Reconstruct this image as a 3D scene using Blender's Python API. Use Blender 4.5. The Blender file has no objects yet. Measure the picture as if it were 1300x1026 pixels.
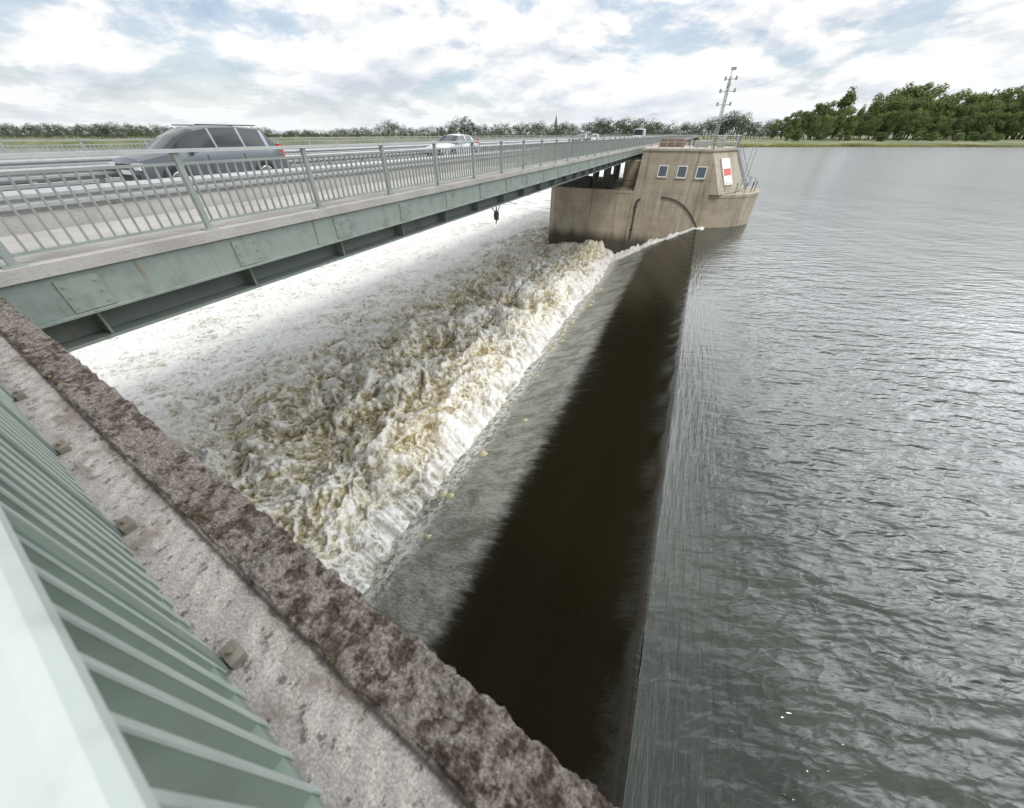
import bpy, math, random
import numpy as np
from mathutils import Vector, Matrix
random.seed(4); rng=np.random.RandomState(7)
S=bpy.context.scene
# ------------------------------------------------------------------ helpers
def mat(name):
    m=bpy.data.materials.new(name); m.use_nodes=True
    nt=m.node_tree; b=nt.nodes['Principled BSDF']; return m,nt,b
class G:
    def __init__(s,nt): s.nt=nt
    def n(s,t,ins=None,**kw):
        nd=s.nt.nodes.new(t)
        for k,v in kw.items(): setattr(nd,k,v)
        for k,v in (ins or {}).items(): s.set(nd.inputs[k],v)
        return nd
    def set(s,sock,v):
        if isinstance(v,bpy.types.NodeSocket): s.nt.links.new(v,sock)
        else: sock.default_value=v
    def m(s,op,a,b=0.0,c=0.0,clamp=False):
        nd=s.nt.nodes.new('ShaderNodeMath'); nd.operation=op; nd.use_clamp=clamp
        for i,v in enumerate((a,b,c)): s.set(nd.inputs[i],v)
        return nd.outputs[0]
    def mix(s,f,a,b):
        nd=s.nt.nodes.new('ShaderNodeMix'); nd.data_type='RGBA'
        s.set(nd.inputs[0],f)
        for i,v in ((6,a),(7,b)):
            if isinstance(v,tuple) and len(v)==3: v=v+(1,)
            s.set(nd.inputs[i],v)
        return nd.outputs[2]
    def ramp(s,f,stops,interp='LINEAR'):
        nd=s.nt.nodes.new('ShaderNodeValToRGB'); cr=nd.color_ramp; cr.interpolation=interp
        while len(cr.elements)<len(stops): cr.elements.new(0.5)
        for e,(p,c) in zip(cr.elements,stops):
            e.position=p
            if not isinstance(c,tuple): c=(c,c,c)
            e.color=tuple(c)+(1,)
        s.set(nd.inputs[0],f); return nd.outputs[0]
    def sm(s,v,a,b):
        nd=s.nt.nodes.new('ShaderNodeMapRange'); nd.interpolation_type='SMOOTHSTEP'
        s.set(nd.inputs[0],v); nd.inputs[1].default_value=a; nd.inputs[2].default_value=b; return nd.outputs[0]
    def co(s): return s.n('ShaderNodeTexCoord').outputs['Object']
    def mp(s,vec,scale=(1,1,1),rot=(0,0,0)):
        if any(rot): vec=s.n('ShaderNodeMapping',{'Vector':vec,'Rotation':rot}).outputs[0]
        return s.n('ShaderNodeMapping',{'Vector':vec,'Scale':scale}).outputs[0]
    def noise(s,vec,scale,detail=4,rough=.55,dist=0.):
        nd=s.n('ShaderNodeTexNoise',{'Vector':vec,'Scale':scale,'Detail':detail,'Roughness':rough,'Distortion':dist}); return nd.outputs[0]
    def bump(s,h,strength,dist,nrm=None):
        nd=s.n('ShaderNodeBump',{'Height':h,'Strength':strength,'Distance':dist})
        if nrm is not None: s.set(nd.inputs['Normal'],nrm)
        return nd.outputs[0]

class MB:
    def __init__(s): s.v=[]; s.f=[]; s.mi=[]
    def add(s,vs,fs,mi=0):
        o=len(s.v); s.v+= [tuple(p) for p in vs]
        s.f+=[tuple(i+o for i in f) for f in fs]; s.mi+=[mi]*len(fs)
    BF=[(0,3,2,1),(4,5,6,7),(0,1,5,4),(1,2,6,5),(2,3,7,6),(3,0,4,7)]
    def box(s,x0,x1,y0,y1,z0,z1,mi=0,M=None):
        vs=[(x0,y0,z0),(x1,y0,z0),(x1,y1,z0),(x0,y1,z0),(x0,y0,z1),(x1,y0,z1),(x1,y1,z1),(x0,y1,z1)]
        if M is not None: vs=[M@Vector(v) for v in vs]
        s.add(vs,s.BF,mi)
    def beam(s,p,q,w,h,mi=0):
        p=Vector(p);q=Vector(q);d=(q-p).normalized()
        up=Vector((0,0,1)) if abs(d.z)<.95 else Vector((0,1,0))
        a=d.cross(up).normalized(); b=a.cross(d)
        vs=[]
        for c in (p,q):
            for sa,sb in((-1,-1),(1,-1),(1,1),(-1,1)): vs.append(c+a*sa*w/2+b*sb*h/2)
        s.add(vs,s.BF,mi)
    def cyl(s,p,q,r0,r1=None,n=10,mi=0,caps=True):
        if r1 is None:r1=r0
        p=Vector(p);q=Vector(q);d=(q-p).normalized()
        up=Vector((0,0,1)) if abs(d.z)<.95 else Vector((0,1,0))
        a=d.cross(up).normalized(); b=a.cross(d); vs=[]
        for c,r in((p,r0),(q,r1)):
            for i in range(n):
                t=2*math.pi*i/n; vs.append(c+a*math.cos(t)*r+b*math.sin(t)*r)
        fs=[(i,(i+1)%n,n+(i+1)%n,n+i) for i in range(n)]
        if caps: fs+= [tuple(range(n))[::-1],tuple(range(n,2*n))]
        s.add(vs,fs,mi)
    def tube(s,pts,r,n=8,mi=0):
        for a,b in zip(pts[:-1],pts[1:]): s.cyl(a,b,r,r,n,mi)
    def prism(s,bot,top,mi=0):
        n=len(bot); vs=list(bot)+list(top)
        fs=[(i,(i+1)%n,n+(i+1)%n,n+i) for i in range(n)]+[tuple(range(n))[::-1],tuple(range(n,2*n))]
        s.add(vs,fs,mi)
    def obj(s,name,mats,parent=None,smooth=False,bevel=0):
        me=bpy.data.meshes.new(name); me.from_pydata(s.v,[],s.f)
        for m in mats: me.materials.append(m)
        me.polygons.foreach_set('material_index',s.mi)
        if smooth: me.polygons.foreach_set('use_smooth',[True]*len(s.f))
        me.update()
        ob=bpy.data.objects.new(name,me); S.collection.objects.link(ob)
        if parent: ob.parent=parent
        if bevel:
            b=ob.modifiers.new('bev','BEVEL'); b.width=bevel; b.segments=2; b.limit_method='ANGLE'
        return ob
def empty(name):
    e=bpy.data.objects.new(name,None); S.collection.objects.link(e); return e
def grid(name,P,m,smooth=True,attr=None,parent=None):
    ny,nx,_=P.shape
    idx=np.arange(ny*nx).reshape(ny,nx)
    F=np.stack([idx[:-1,:-1],idx[:-1,1:],idx[1:,1:],idx[1:,:-1]],-1).reshape(-1,4)
    me=bpy.data.meshes.new(name); nf=len(F)
    me.vertices.add(ny*nx); me.vertices.foreach_set('co',P.reshape(-1).astype(np.float32))
    me.loops.add(nf*4); me.loops.foreach_set('vertex_index',F.reshape(-1).astype(np.int32))
    me.polygons.add(nf); me.polygons.foreach_set('loop_start',(np.arange(nf)*4).astype(np.int32))
    me.polygons.foreach_set('loop_total',np.full(nf,4,np.int32))
    me.update(calc_edges=True); me.validate()
    if smooth: me.polygons.foreach_set('use_smooth',[True]*nf)
    if attr is not None:
        a=me.attributes.new('tone','FLOAT','POINT'); a.data.foreach_set('value',attr.reshape(-1).astype(np.float32))
    me.materials.append(m)
    ob=bpy.data.objects.new(name,me); S.collection.objects.link(ob)
    if parent: ob.parent=parent
    return ob
_ang=rng.rand(256,256)*2*np.pi; _gx=np.cos(_ang); _gy=np.sin(_ang)
def pn(x,y):
    ix=np.floor(x).astype(int); iy=np.floor(y).astype(int); fx=x-ix; fy=y-iy
    u=fx*fx*fx*(fx*(fx*6-15)+10); v=fy*fy*fy*(fy*(fy*6-15)+10)
    def g(dx,dy):
        a=(ix+dx)&255; b=(iy+dy)&255
        return _gx[a,b]*(fx-dx)+_gy[a,b]*(fy-dy)
    return ((g(0,0)*(1-u)+g(1,0)*u)*(1-v)+(g(0,1)*(1-u)+g(1,1)*u)*v)*1.5
def fbm(x,y,o=4,ga=.5):
    r=0;a=1;t=0
    for i in range(o): r=r+a*pn(x*2**i+i*17.3,y*2**i+i*9.1); t+=a; a*=ga
    return r/t
def billow(x,y,o=4,ga=.55):
    r=0;a=1;t=0
    for i in range(o): r=r+a*np.abs(pn(x*2**i+i*31.3,y*2**i+i*5.7)); t+=a; a*=ga
    return r/t
def ridged(x,y,o=5,ga=.6):
    r=0;a=1;t=0;w=1
    for i in range(o):
        k=(1-np.abs(pn(x*2.1**i+i*13.7,y*2.1**i+i*3.3)))**3; r=r+a*k*w; t+=a; a*=ga; w=np.clip(k*1.5,.3,1)
    return r/t

WUP=-8.6; WDN=-12.45
# ------------------------------------------------------------------ materials
def paint(name,col,rough=.5,dirt=.35,scale=3.,metal=0.,rust=0.):
    m,nt,b=mat(name); g=G(nt); c=g.co()
    n1=g.noise(c,scale,5,.6); n2=g.noise(g.mp(c,(1,1,.25)),scale*5,3)
    f=g.m('MULTIPLY',g.sm(n1,.45,.75),dirt)
    f2=g.m('MULTIPLY',g.sm(n2,.5,.8),dirt*.6)
    d=tuple(x*.45 for x in col)
    cc=g.mix(f,col,d); cc=g.mix(f2,cc,(.16,.13,.09))
    if rust:
        rs=g.noise(g.mp(c,(1,2.2,.18)),2.2,6,.7); cc=g.mix(g.m('MULTIPLY',g.sm(rs,.60,.70),rust),cc,(.17,.085,.04))
    g.set(b.inputs['Base Color'],cc); b.inputs['Metallic'].default_value=metal
    g.set(b.inputs['Roughness'],g.m('MULTIPLY_ADD',n1,.3,rough-.15))
    g.set(b.inputs['Normal'],g.bump(n2,.15,.01)); return m
GREEN=paint('green_steel_paint',(.24,.28,.25),.5,.5,3,0,.7)
GREEN_D=paint('green_girder_paint',(.15,.18,.16),.55,.5,1.2,0,.5)
RAILP=paint('railing_paint',(.27,.30,.28),.45,.4,2.,0,.5)
HANDP=paint('handrail_paint',(.45,.49,.465),.4,.35,2.5)
BALP=paint('baluster_paint',(.145,.19,.16),.42,.35,4)
BALE=paint('sunlit_baluster_edge',(.34,.385,.355),.42,.35,4)  # same paint as the balusters, lightened to put sunlight on their front edges
GALV=paint('galvanised_steel',(.36,.37,.37),.45,.3,3,.3)
DARKM=paint('dark_metal',(.04,.045,.045),.5)
def concrete(name,col,dark,scale=1.,streak=True,band=None):
    m,nt,b=mat(name); g=G(nt); c=g.co()
    n1=g.noise(c,.6*scale,6,.65); n2=g.noise(c,14*scale,4,.7)
    cc=g.mix(g.sm(n1,.35,.7),col,dark)
    if streak:
        st=g.noise(g.mp(c,(1.6,1.6,.10)),1.1*scale,5,.6)
        cc=g.mix(g.m('MULTIPLY',g.sm(st,.5,.72),.65),cc,tuple(x*.42 for x in dark))
        st2=g.noise(g.mp(c,(2.6,2.6,.12)),1.6*scale,4,.6)
        cc=g.mix(g.m('MULTIPLY',g.sm(st2,.54,.72),.5),cc,(.60,.56,.48))
    cc=g.mix(g.m('MULTIPLY',g.sm(n2,.45,.8),.35),cc,tuple(x*.5 for x in col))
    if band:
        z=g.n('ShaderNodeSeparateXYZ',{0:c}).outputs[2]
        w=g.m('ADD',z,g.m('MULTIPLY',g.noise(g.mp(c,(1,1,.3)),.9,4),1.6))
        cc=g.mix(g.m('MULTIPLY',g.sm(w,band+1.6,band),.9),cc,(.045,.04,.028))
        fr=g.m('FRACT',g.m('MULTIPLY',z,1/1.35)); j=g.m('LESS_THAN',fr,.02)
        cc=g.mix(g.m('MULTIPLY',j,.35),cc,(.1,.09,.07))
    g.set(b.inputs['Base Color'],cc); b.inputs['Roughness'].default_value=.88
    g.set(b.inputs['Normal'],g.bump(g.m('ADD',n2,g.m('MULTIPLY',n1,2)),.4,.03)); return m
PIER=concrete('weathered_pier_concrete',(.44,.385,.30),(.32,.275,.21),1,True,-10.3)
WALL=concrete('roof_concrete',(.45,.41,.35),(.34,.30,.25),1)
COPE=concrete('walkway_concrete',(.42,.40,.37),(.32,.30,.28),1.5,False)
ASPH=concrete('asphalt',(.19,.19,.195),(.14,.14,.145),1.2,False)
def simple(name,col,rough=.5,metal=0.,spec=.5):
    m,nt,b=mat(name); g=G(nt); n=g.noise(g.co(),9,3)
    g.set(b.inputs['Base Color'],g.mix(g.m('MULTIPLY',n,.25),col,tuple(x*.6 for x in col)))
    b.inputs['Roughness'].default_value=rough; b.inputs['Metallic'].default_value=metal
    b.inputs['Specular IOR Level'].default_value=spec; return m
WHITE=simple('white_paint',(.8,.8,.78),.4); RED=simple('red_paint',(.6,.06,.05),.4)
GLASS=simple('dark_glass',(.012,.014,.017),.12,0,.35); TYRE=simple('tyre_rubber',(.02,.02,.02),.8)
CHROME=simple('rim_metal',(.5,.5,.52),.25,.9); LAMP=simple('headlamp',(.75,.78,.8),.1)
RUST=simple('weathered_base_plate',(.19,.165,.13),.8); LINE=simple('road_marking',(.75,.75,.72),.6)
SKYB=simple('window_glass',(.10,.14,.18),.05,0,.9)

# mossy ledge
m,nt,b=mat('mossy_concrete'); g=G(nt); c=g.co(); MOSS=m
n1=g.noise(c,9,8,.72); n2=g.noise(c,85,5,.8); n3=g.noise(c,2.2,5,.65); n5=g.noise(c,28,5,.7)
base=g.ramp(n2,[(.32,(.14,.11,.09)),(.5,(.32,.27,.23)),(.62,(.54,.49,.44))])
moss=g.ramp(n2,[(.36,(.03,.020,.014)),(.52,(.12,.080,.057)),(.66,(.28,.22,.17))])
tone=g.n('ShaderNodeAttribute',attribute_name='tone').outputs['Fac']
q=g.m('ADD',g.m('MULTIPLY',n1,.55),g.m('MULTIPLY',n5,.45)); q=g.m('ADD',q,g.m('MULTIPLY',g.m('SUBTRACT',tone,.5),-.35)); q=g.m('ADD',q,g.m('MULTIPLY',g.m('SUBTRACT',n3,.5),.6))
mm=g.sm(q,.44,.62)
cc=g.mix(mm,base,moss); cc=g.mix(g.m('MULTIPLY',g.sm(n3,.58,.7),.35),cc,(.14,.13,.06))
cc=g.mix(g.m('MULTIPLY',g.sm(n5,.57,.65),.85),cc,(.035,.025,.019))
yl=g.m('MULTIPLY',g.sm(g.noise(c,16,2,.5),.72,.76),.8); cc=g.mix(yl,cc,(.42,.34,.14))
g.set(b.inputs['Base Color'],cc); b.inputs['Roughness'].default_value=.95
g.set(b.inputs['Normal'],g.bump(n2,1.,.014,g.bump(n5,1.,.04)))
m,nt,b=mat('gritty_concrete'); g=G(nt); c=g.co(); GRIT=m
n1=g.noise(g.mp(c,(.6,1.6,1)),3,7,.7); n2=g.noise(c,130,4,.8); n4=g.noise(c,22,5,.65)
cc=g.ramp(n2,[(.3,(.16,.135,.12)),(.5,(.36,.33,.30)),(.68,(.56,.53,.50))])
cc=g.mix(g.m('MULTIPLY',g.sm(n1,.46,.60),.75),cc,(.17,.135,.105)); cc=g.mix(g.m('MULTIPLY',g.sm(n4,.56,.66),.8),cc,(.07,.055,.04))
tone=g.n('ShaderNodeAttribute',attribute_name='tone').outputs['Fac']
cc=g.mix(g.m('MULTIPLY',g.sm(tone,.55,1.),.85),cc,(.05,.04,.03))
g.set(b.inputs['Base Color'],cc); b.inputs['Roughness'].default_value=.95
g.set(b.inputs['Normal'],g.bump(n2,.7,.006,g.bump(n4,.5,.01)))

HEAD=math.radians(25.5)
def watermat(name,slope):
    m,nt,b=mat(name); g=G(nt); c=g.co()
    xyz=g.n('ShaderNodeSeparateXYZ',{0:c}); X=xyz.outputs[0]; Y=xyz.outputs[1]
    b.inputs['IOR'].default_value=1.38
    if not slope:
        b.inputs['IOR'].default_value=1.45
        def rid(v): return g.m('SUBTRACT',1.,g.m('ABSOLUTE',g.m('MULTIPLY_ADD',v,2.,-1.)))
        cr=g.mp(c,(.30,1,1),(0,0,-HEAD+.10)); cr2=g.mp(c,(.42,1,1),(0,0,-HEAD-.22))
        n1=g.noise(cr,1.9,2,.5,.25); n2=rid(g.noise(cr2,2.6,2,.5,.3)); n3=g.noise(cr2,.3,2,.5); n4=g.noise(cr,5.5,2,.5,.3)
        calm=g.sm(X,1.5,5.)
        big=g.sm(g.noise(g.mp(c,(1,.4,1),(0,0,-.6)),.045,4,.6),.36,.62)
        ln=g.m('MAXIMUM',g.n('ShaderNodeVectorMath',{0:c},operation='LENGTH').outputs['Value'],12.)
        dist=g.m('POWER',g.m('DIVIDE',12.,ln),.95)
        rdist=g.m('POWER',g.m('DIVIDE',12.,ln),.7)
        amp=g.m('MULTIPLY',g.m('MULTIPLY',g.m('MULTIPLY_ADD',calm,.9,.1),g.m('MULTIPLY_ADD',big,.8,.75)),dist)
        h=g.m('ADD',g.m('ADD',g.m('MULTIPLY',n1,.19),g.m('MULTIPLY',n4,.042)),g.m('ADD',g.m('MULTIPLY',n2,.060),g.m('MULTIPLY',n3,.22)))
        st=g.noise(g.mp(c,(6,.7,1)),1.2,3,.5); sm=g.sm(X,4.,1.4)
        h=g.m('ADD',g.m('MULTIPLY',h,amp),g.m('MULTIPLY',g.m('MULTIPLY',st,sm),.03))
        g.set(b.inputs['Normal'],g.bump(h,1.,1.))
        g.set(b.inputs['Base Color'],g.mix(big,(.032,.036,.025),(.048,.054,.044)))
        g.set(b.inputs['Roughness'],g.m('SUBTRACT',.27,g.m('MULTIPLY',rdist,.23)))
    else:
        st=g.noise(g.mp(c,(.5,3.2,1)),1.6,4,.6,.3); fine=g.noise(g.mp(c,(.9,4.2,1)),4.5,4,.6,.8)
        rough=g.sm(X,-2.2,-3.8)
        h=g.m('ADD',g.m('MULTIPLY',st,.014),g.m('MULTIPLY',g.m('MULTIPLY',fine,g.m('MULTIPLY_ADD',rough,.95,.05)),.020))
        g.set(b.inputs['Normal'],g.bump(h,1.,1.))
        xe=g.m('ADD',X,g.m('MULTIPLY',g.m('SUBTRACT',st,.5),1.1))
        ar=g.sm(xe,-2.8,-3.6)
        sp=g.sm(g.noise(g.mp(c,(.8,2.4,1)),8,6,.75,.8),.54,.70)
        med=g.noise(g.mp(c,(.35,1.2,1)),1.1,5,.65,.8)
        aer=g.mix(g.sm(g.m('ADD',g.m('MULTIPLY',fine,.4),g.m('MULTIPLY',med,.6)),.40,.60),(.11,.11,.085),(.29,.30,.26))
        cc=g.mix(ar,(.013,.011,.005),aer)  # dark base colour deepens the bridge's reflection; aer is the aerated strip
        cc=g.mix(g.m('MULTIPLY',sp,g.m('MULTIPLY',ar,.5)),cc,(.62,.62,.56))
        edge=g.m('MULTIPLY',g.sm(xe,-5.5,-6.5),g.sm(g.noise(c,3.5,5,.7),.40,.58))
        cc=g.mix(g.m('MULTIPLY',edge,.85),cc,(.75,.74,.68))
        g.set(b.inputs['Base Color'],cc)
        g.set(b.inputs['Roughness'],g.m('MULTIPLY_ADD',ar,.12,.05))
    return m
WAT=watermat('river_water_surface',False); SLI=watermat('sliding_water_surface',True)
# foam
m,nt,b=mat('white_water_foam'); g=G(nt); c=g.co(); FOAM=m
tone=g.n('ShaderNodeAttribute',attribute_name='tone').outputs['Fac']
cd=g.n('ShaderNodeVectorMath',{0:c,1:g.n('ShaderNodeVectorMath',{0:g.n('ShaderNodeTexNoise',{'Vector':c,'Scale':1.3,'Detail':6.,'Roughness':.6}).outputs[1],'Scale':1.9},operation='SCALE').outputs[0]},operation='ADD').outputs[0]
v1=g.n('ShaderNodeTexVoronoi',{'Vector':cd,'Scale':2.2},feature='DISTANCE_TO_EDGE').outputs[0]
v2=g.n('ShaderNodeTexVoronoi',{'Vector':cd,'Scale':6.5},feature='DISTANCE_TO_EDGE').outputs[0]
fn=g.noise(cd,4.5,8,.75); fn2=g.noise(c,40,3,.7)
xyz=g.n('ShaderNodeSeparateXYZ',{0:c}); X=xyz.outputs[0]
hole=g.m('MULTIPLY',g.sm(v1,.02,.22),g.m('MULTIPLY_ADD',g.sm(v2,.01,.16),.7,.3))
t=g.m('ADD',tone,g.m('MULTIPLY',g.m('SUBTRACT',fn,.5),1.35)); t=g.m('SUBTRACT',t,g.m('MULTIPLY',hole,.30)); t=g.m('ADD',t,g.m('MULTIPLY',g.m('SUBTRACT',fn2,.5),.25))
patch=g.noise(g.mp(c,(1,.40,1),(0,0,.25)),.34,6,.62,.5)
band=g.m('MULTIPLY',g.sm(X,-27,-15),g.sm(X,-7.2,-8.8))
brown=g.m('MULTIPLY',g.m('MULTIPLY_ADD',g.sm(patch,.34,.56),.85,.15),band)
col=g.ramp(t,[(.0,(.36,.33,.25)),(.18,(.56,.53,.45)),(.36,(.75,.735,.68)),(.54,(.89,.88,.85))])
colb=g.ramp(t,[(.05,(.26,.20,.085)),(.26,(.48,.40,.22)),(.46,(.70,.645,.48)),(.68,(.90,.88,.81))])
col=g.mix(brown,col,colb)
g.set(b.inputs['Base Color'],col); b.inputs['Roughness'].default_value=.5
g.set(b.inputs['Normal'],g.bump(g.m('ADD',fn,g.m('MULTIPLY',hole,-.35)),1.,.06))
# downstream river
m,nt,b=mat('foam_streaked_river'); g=G(nt); c=g.co(); DOWN=m
xyz=g.n('ShaderNodeSeparateXYZ',{0:c}); X=xyz.outputs[0]
st=g.noise(g.mp(c,(.35,1,1)),.5,7,.68,1.0); far=g.sm(X,-140,-30)
cov=g.sm(g.m('ADD',st,g.m('MULTIPLY',far,.22)),.55,.72)
g.set(b.inputs['Base Color'],g.mix(cov,(.08,.085,.075),(.75,.75,.72))); g.set(b.inputs['Roughness'],g.m('MULTIPLY_ADD',cov,.4,.12))
g.set(b.inputs['Normal'],g.bump(g.noise(c,1.6,4,.6),1.,.12))
# land
m,nt,b=mat('meadow_grass'); g=G(nt); c=g.co(); LAND=m
n1=g.noise(c,.03,6,.6); n2=g.noise(c,.4,5,.7)
cc=g.ramp(n1,[(.35,(.09,.115,.045)),(.5,(.145,.165,.075)),(.65,(.22,.21,.11))]); cc=g.mix(g.sm(n2,.5,.7),cc,(.075,.095,.035))
g.set(b.inputs['Base Color'],cc); b.inputs['Roughness'].default_value=1.; g.set(b.inputs['Normal'],g.bump(n2,1.,.4))
def leafmat(name,dk,lt,tr=.3):
    m,nt,b=mat(name); g=G(nt)
    r=g.n('ShaderNodeNewGeometry').outputs['Random Per Island']; oi=g.n('ShaderNodeObjectInfo').outputs['Random']
    n=g.noise(g.co(),.22,3,.6)
    f=g.m('ADD',g.m('MULTIPLY',r,.35),g.m('MULTIPLY_ADD',oi,.6,g.m('MULTIPLY',g.sm(n,.35,.65),.25)),clamp=True)
    col=g.mix(f,dk,lt)
    g.set(b.inputs['Base Color'],col); b.inputs['Roughness'].default_value=.85; b.inputs['Specular IOR Level'].default_value=.05
    tl=g.n('ShaderNodeBsdfTranslucent',{'Color':col}).outputs[0]
    out=[n_ for n_ in nt.nodes if n_.type=='OUTPUT_MATERIAL'][0]
    g.set(out.inputs[0],g.n('ShaderNodeMixShader',{0:tr,1:b.outputs[0],2:tl}).outputs[0])
    return m
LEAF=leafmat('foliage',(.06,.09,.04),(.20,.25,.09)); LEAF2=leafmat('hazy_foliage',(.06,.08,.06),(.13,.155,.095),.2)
REED=leafmat('reeds',(.16,.19,.06),(.40,.38,.17))
BARK=simple('bark',(.09,.07,.05),.9)

# ------------------------------------------------------------------ world
W=bpy.data.worlds.new('World'); S.world=W; W.use_nodes=True; nt=W.node_tree; g=G(nt)
for n in list(nt.nodes): nt.nodes.remove(n)
SUN_EL=math.radians(55); SUN_AZ=math.radians(148)   # azimuth clockwise from +Y
sd=Vector((math.sin(SUN_AZ)*math.cos(SUN_EL),math.cos(SUN_AZ)*math.cos(SUN_EL),math.sin(SUN_EL)))
sky=g.n('ShaderNodeTexSky',sky_type='NISHITA',sun_disc=False,sun_elevation=SUN_EL,sun_rotation=SUN_AZ)
sky.air_density=1.0; sky.dust_density=2.0
bg1=g.n('ShaderNodeBackground',{'Color':sky.outputs[0],'Strength':.15})
d=g.n('ShaderNodeTexCoord').outputs['Generated']; xyz=g.n('ShaderNodeSeparateXYZ',{0:d}); Z=g.m('MAXIMUM',xyz.outputs[2],0.)
zz=g.m('POWER',Z,.75)
def cl(off):
    pv=g.n('ShaderNodeCombineXYZ',{0:xyz.outputs[0],1:xyz.outputs[1],2:g.m('MULTIPLY_ADD',zz,2.1,off)}).outputs[0]
    pv=g.n('ShaderNodeVectorMath',{0:pv,1:(3.75,1.2,.3)},operation='ADD').outputs[0]
    return g.noise(pv,3.1,12,.60,.15)
c1=cl(0.); c2=cl(.07)
mask=g.sm(c1,.42,.50)
lit=g.m('SUBTRACT',c1,c2); thick=g.sm(c1,.54,.74)
shade=g.m('ADD',g.m('MULTIPLY',lit,5.5),g.m('SUBTRACT',.78,g.m('MULTIPLY',thick,.42)),clamp=True)
ccol=g.ramp(shade,[(0,(.60,.655,.73)),(.35,(.76,.81,.875)),(.65,(.91,.935,.965)),(.90,(1.08,1.08,1.07))])
hz=g.sm(Z,.16,0.)
ccol=g.mix(g.m('MULTIPLY',hz,.5),ccol,(.88,.92,.97))
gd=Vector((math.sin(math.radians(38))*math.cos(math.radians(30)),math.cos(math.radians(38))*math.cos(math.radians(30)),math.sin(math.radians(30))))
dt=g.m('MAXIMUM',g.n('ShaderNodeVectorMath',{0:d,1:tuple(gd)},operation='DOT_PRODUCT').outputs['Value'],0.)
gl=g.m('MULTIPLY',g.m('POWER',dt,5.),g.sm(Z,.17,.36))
glow=g.m('MULTIPLY_ADD',gl,5.2,.98)  # extra bright sky lobe above the view, apart from the sun, added to silver the water
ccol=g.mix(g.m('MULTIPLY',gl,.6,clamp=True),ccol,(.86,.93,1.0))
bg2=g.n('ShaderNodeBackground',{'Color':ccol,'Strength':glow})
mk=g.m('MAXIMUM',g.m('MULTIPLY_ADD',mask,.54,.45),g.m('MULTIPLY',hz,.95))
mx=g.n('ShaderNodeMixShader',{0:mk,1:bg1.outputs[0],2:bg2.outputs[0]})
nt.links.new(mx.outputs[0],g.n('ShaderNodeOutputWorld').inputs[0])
sl=bpy.data.lights.new('sun','SUN'); sl.energy=1.4; sl.angle=math.radians(12); sl.color=(1,.95,.87)
so=bpy.data.objects.new('sun',sl); S.collection.objects.link(so)
so.rotation_euler=sd.to_track_quat('Z','Y').to_euler()

# ------------------------------------------------------------------ camera
cam=bpy.data.cameras.new('camera'); co=bpy.data.objects.new('camera',cam); S.collection.objects.link(co); S.camera=co
cam.sensor_width=36; cam.lens=430/1300*36; cam.shift_y=-45/1300; cam.clip_start=.02; cam.clip_end=20000
co.location=(0,0,0); co.rotation_euler=(math.radians(90-34.72),0,HEAD)
cam.dof.use_dof=True; cam.dof.focus_distance=18; cam.dof.aperture_fstop=2.0

# ------------------------------------------------------------------ water
def lin(a,b,n): return np.linspace(a,b,n)
CX=1.36
xs=np.concatenate([lin(CX,60,60),lin(90,4000,20)]); ys=np.concatenate([lin(-600,-10,10),lin(0,450,60),lin(520,3000,6)])
XX,YY=np.meshgrid(xs,ys); grid('river_water',np.stack([XX,YY,np.full_like(XX,WUP)],-1),WAT)
px=np.arange(CX,-8.7,-.04)
def th(x):
    def s(a,b,v): t=np.clip((v-a)/(b-a),0,1); return t*t*(3-2*t)
    return 27.*s(CX,CX-.22,x)-3.5*s(.2,-2.2,x)+7*s(-2.7,-3.7,x)
pz=WUP-np.concatenate([[0],np.cumsum(np.tan(np.radians(th((px[:-1]+px[1:])/2)))*.04)])
def slopez(x): return np.interp(-np.asarray(x),-px,pz)
ys=np.concatenate([np.arange(-3,46,.10),np.arange(47,340,2.)])
XX,YY=np.meshgrid(px,ys); ZZ=np.tile(pz,(len(ys),1))
amp=np.clip((-1.8-XX)/2,0,1)
ZZ=ZZ+amp*.03*fbm(XX*.6,YY*1.6,3)
XX=XX+.10*fbm(YY*.8,XX*0+3.,4)*np.exp(-((XX-CX+.25)/.3)**2)
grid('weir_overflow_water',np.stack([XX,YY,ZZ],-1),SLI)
# foam
xl=[-5.2]
while xl[-1]>-48: xl.append(xl[-1]-(.036+.0038*(-5.2-xl[-1])))
yl=[-2.0]
while yl[-1]<66: yl.append(yl[-1]+.036+.0034*max(0,yl[-1]))
XX,YY=np.meshgrid(np.array(xl),np.array(yl))
wx=XX+1.6*fbm(XX*.4+9,YY*.4,4); wy=YY+1.6*fbm(XX*.4,YY*.4+40,4)
def ss(a,b,v): t=np.clip((v-a)/(b-a),0,1); return t*t*(3-2*t)
edge=-6.7+1.9*fbm(YY*.30+3,YY*0+1.5,6,.68)
din=ss(0,2.2,edge-XX)
env=(.22+.78*din)*(.20+.80*ss(-26,-13,XX))*(.4+.6*ss(-44,-22,XX))
big=fbm(wx*.28,wy*.22,4)*1.3
r1=ridged(wx*.55,wy*.45,4,.5); r2=ridged(wx*1.7+7,wy*1.5,4,.55); b3=billow(wx*3.6,wy*3.6,4,.6)
r1=r1-r1.mean(); r2=r2-r2.mean(); b3=b3-b3.mean()
H=env*(big*.95+r1*.62+r2*.24+b3*.18)
Zf=WDN+.25*din+.45*ss(-18,-10,XX)*din+H-(1-din)*.75*ss(0,1.6,XX-edge+1.0)
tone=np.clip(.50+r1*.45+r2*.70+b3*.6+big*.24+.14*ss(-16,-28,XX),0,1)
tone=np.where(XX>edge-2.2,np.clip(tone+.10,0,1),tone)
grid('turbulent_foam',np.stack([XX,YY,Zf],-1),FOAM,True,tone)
u=lin(2.6,-8,240); v=lin(0,1,34); UU,VV=np.meshgrid(u,v)
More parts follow.
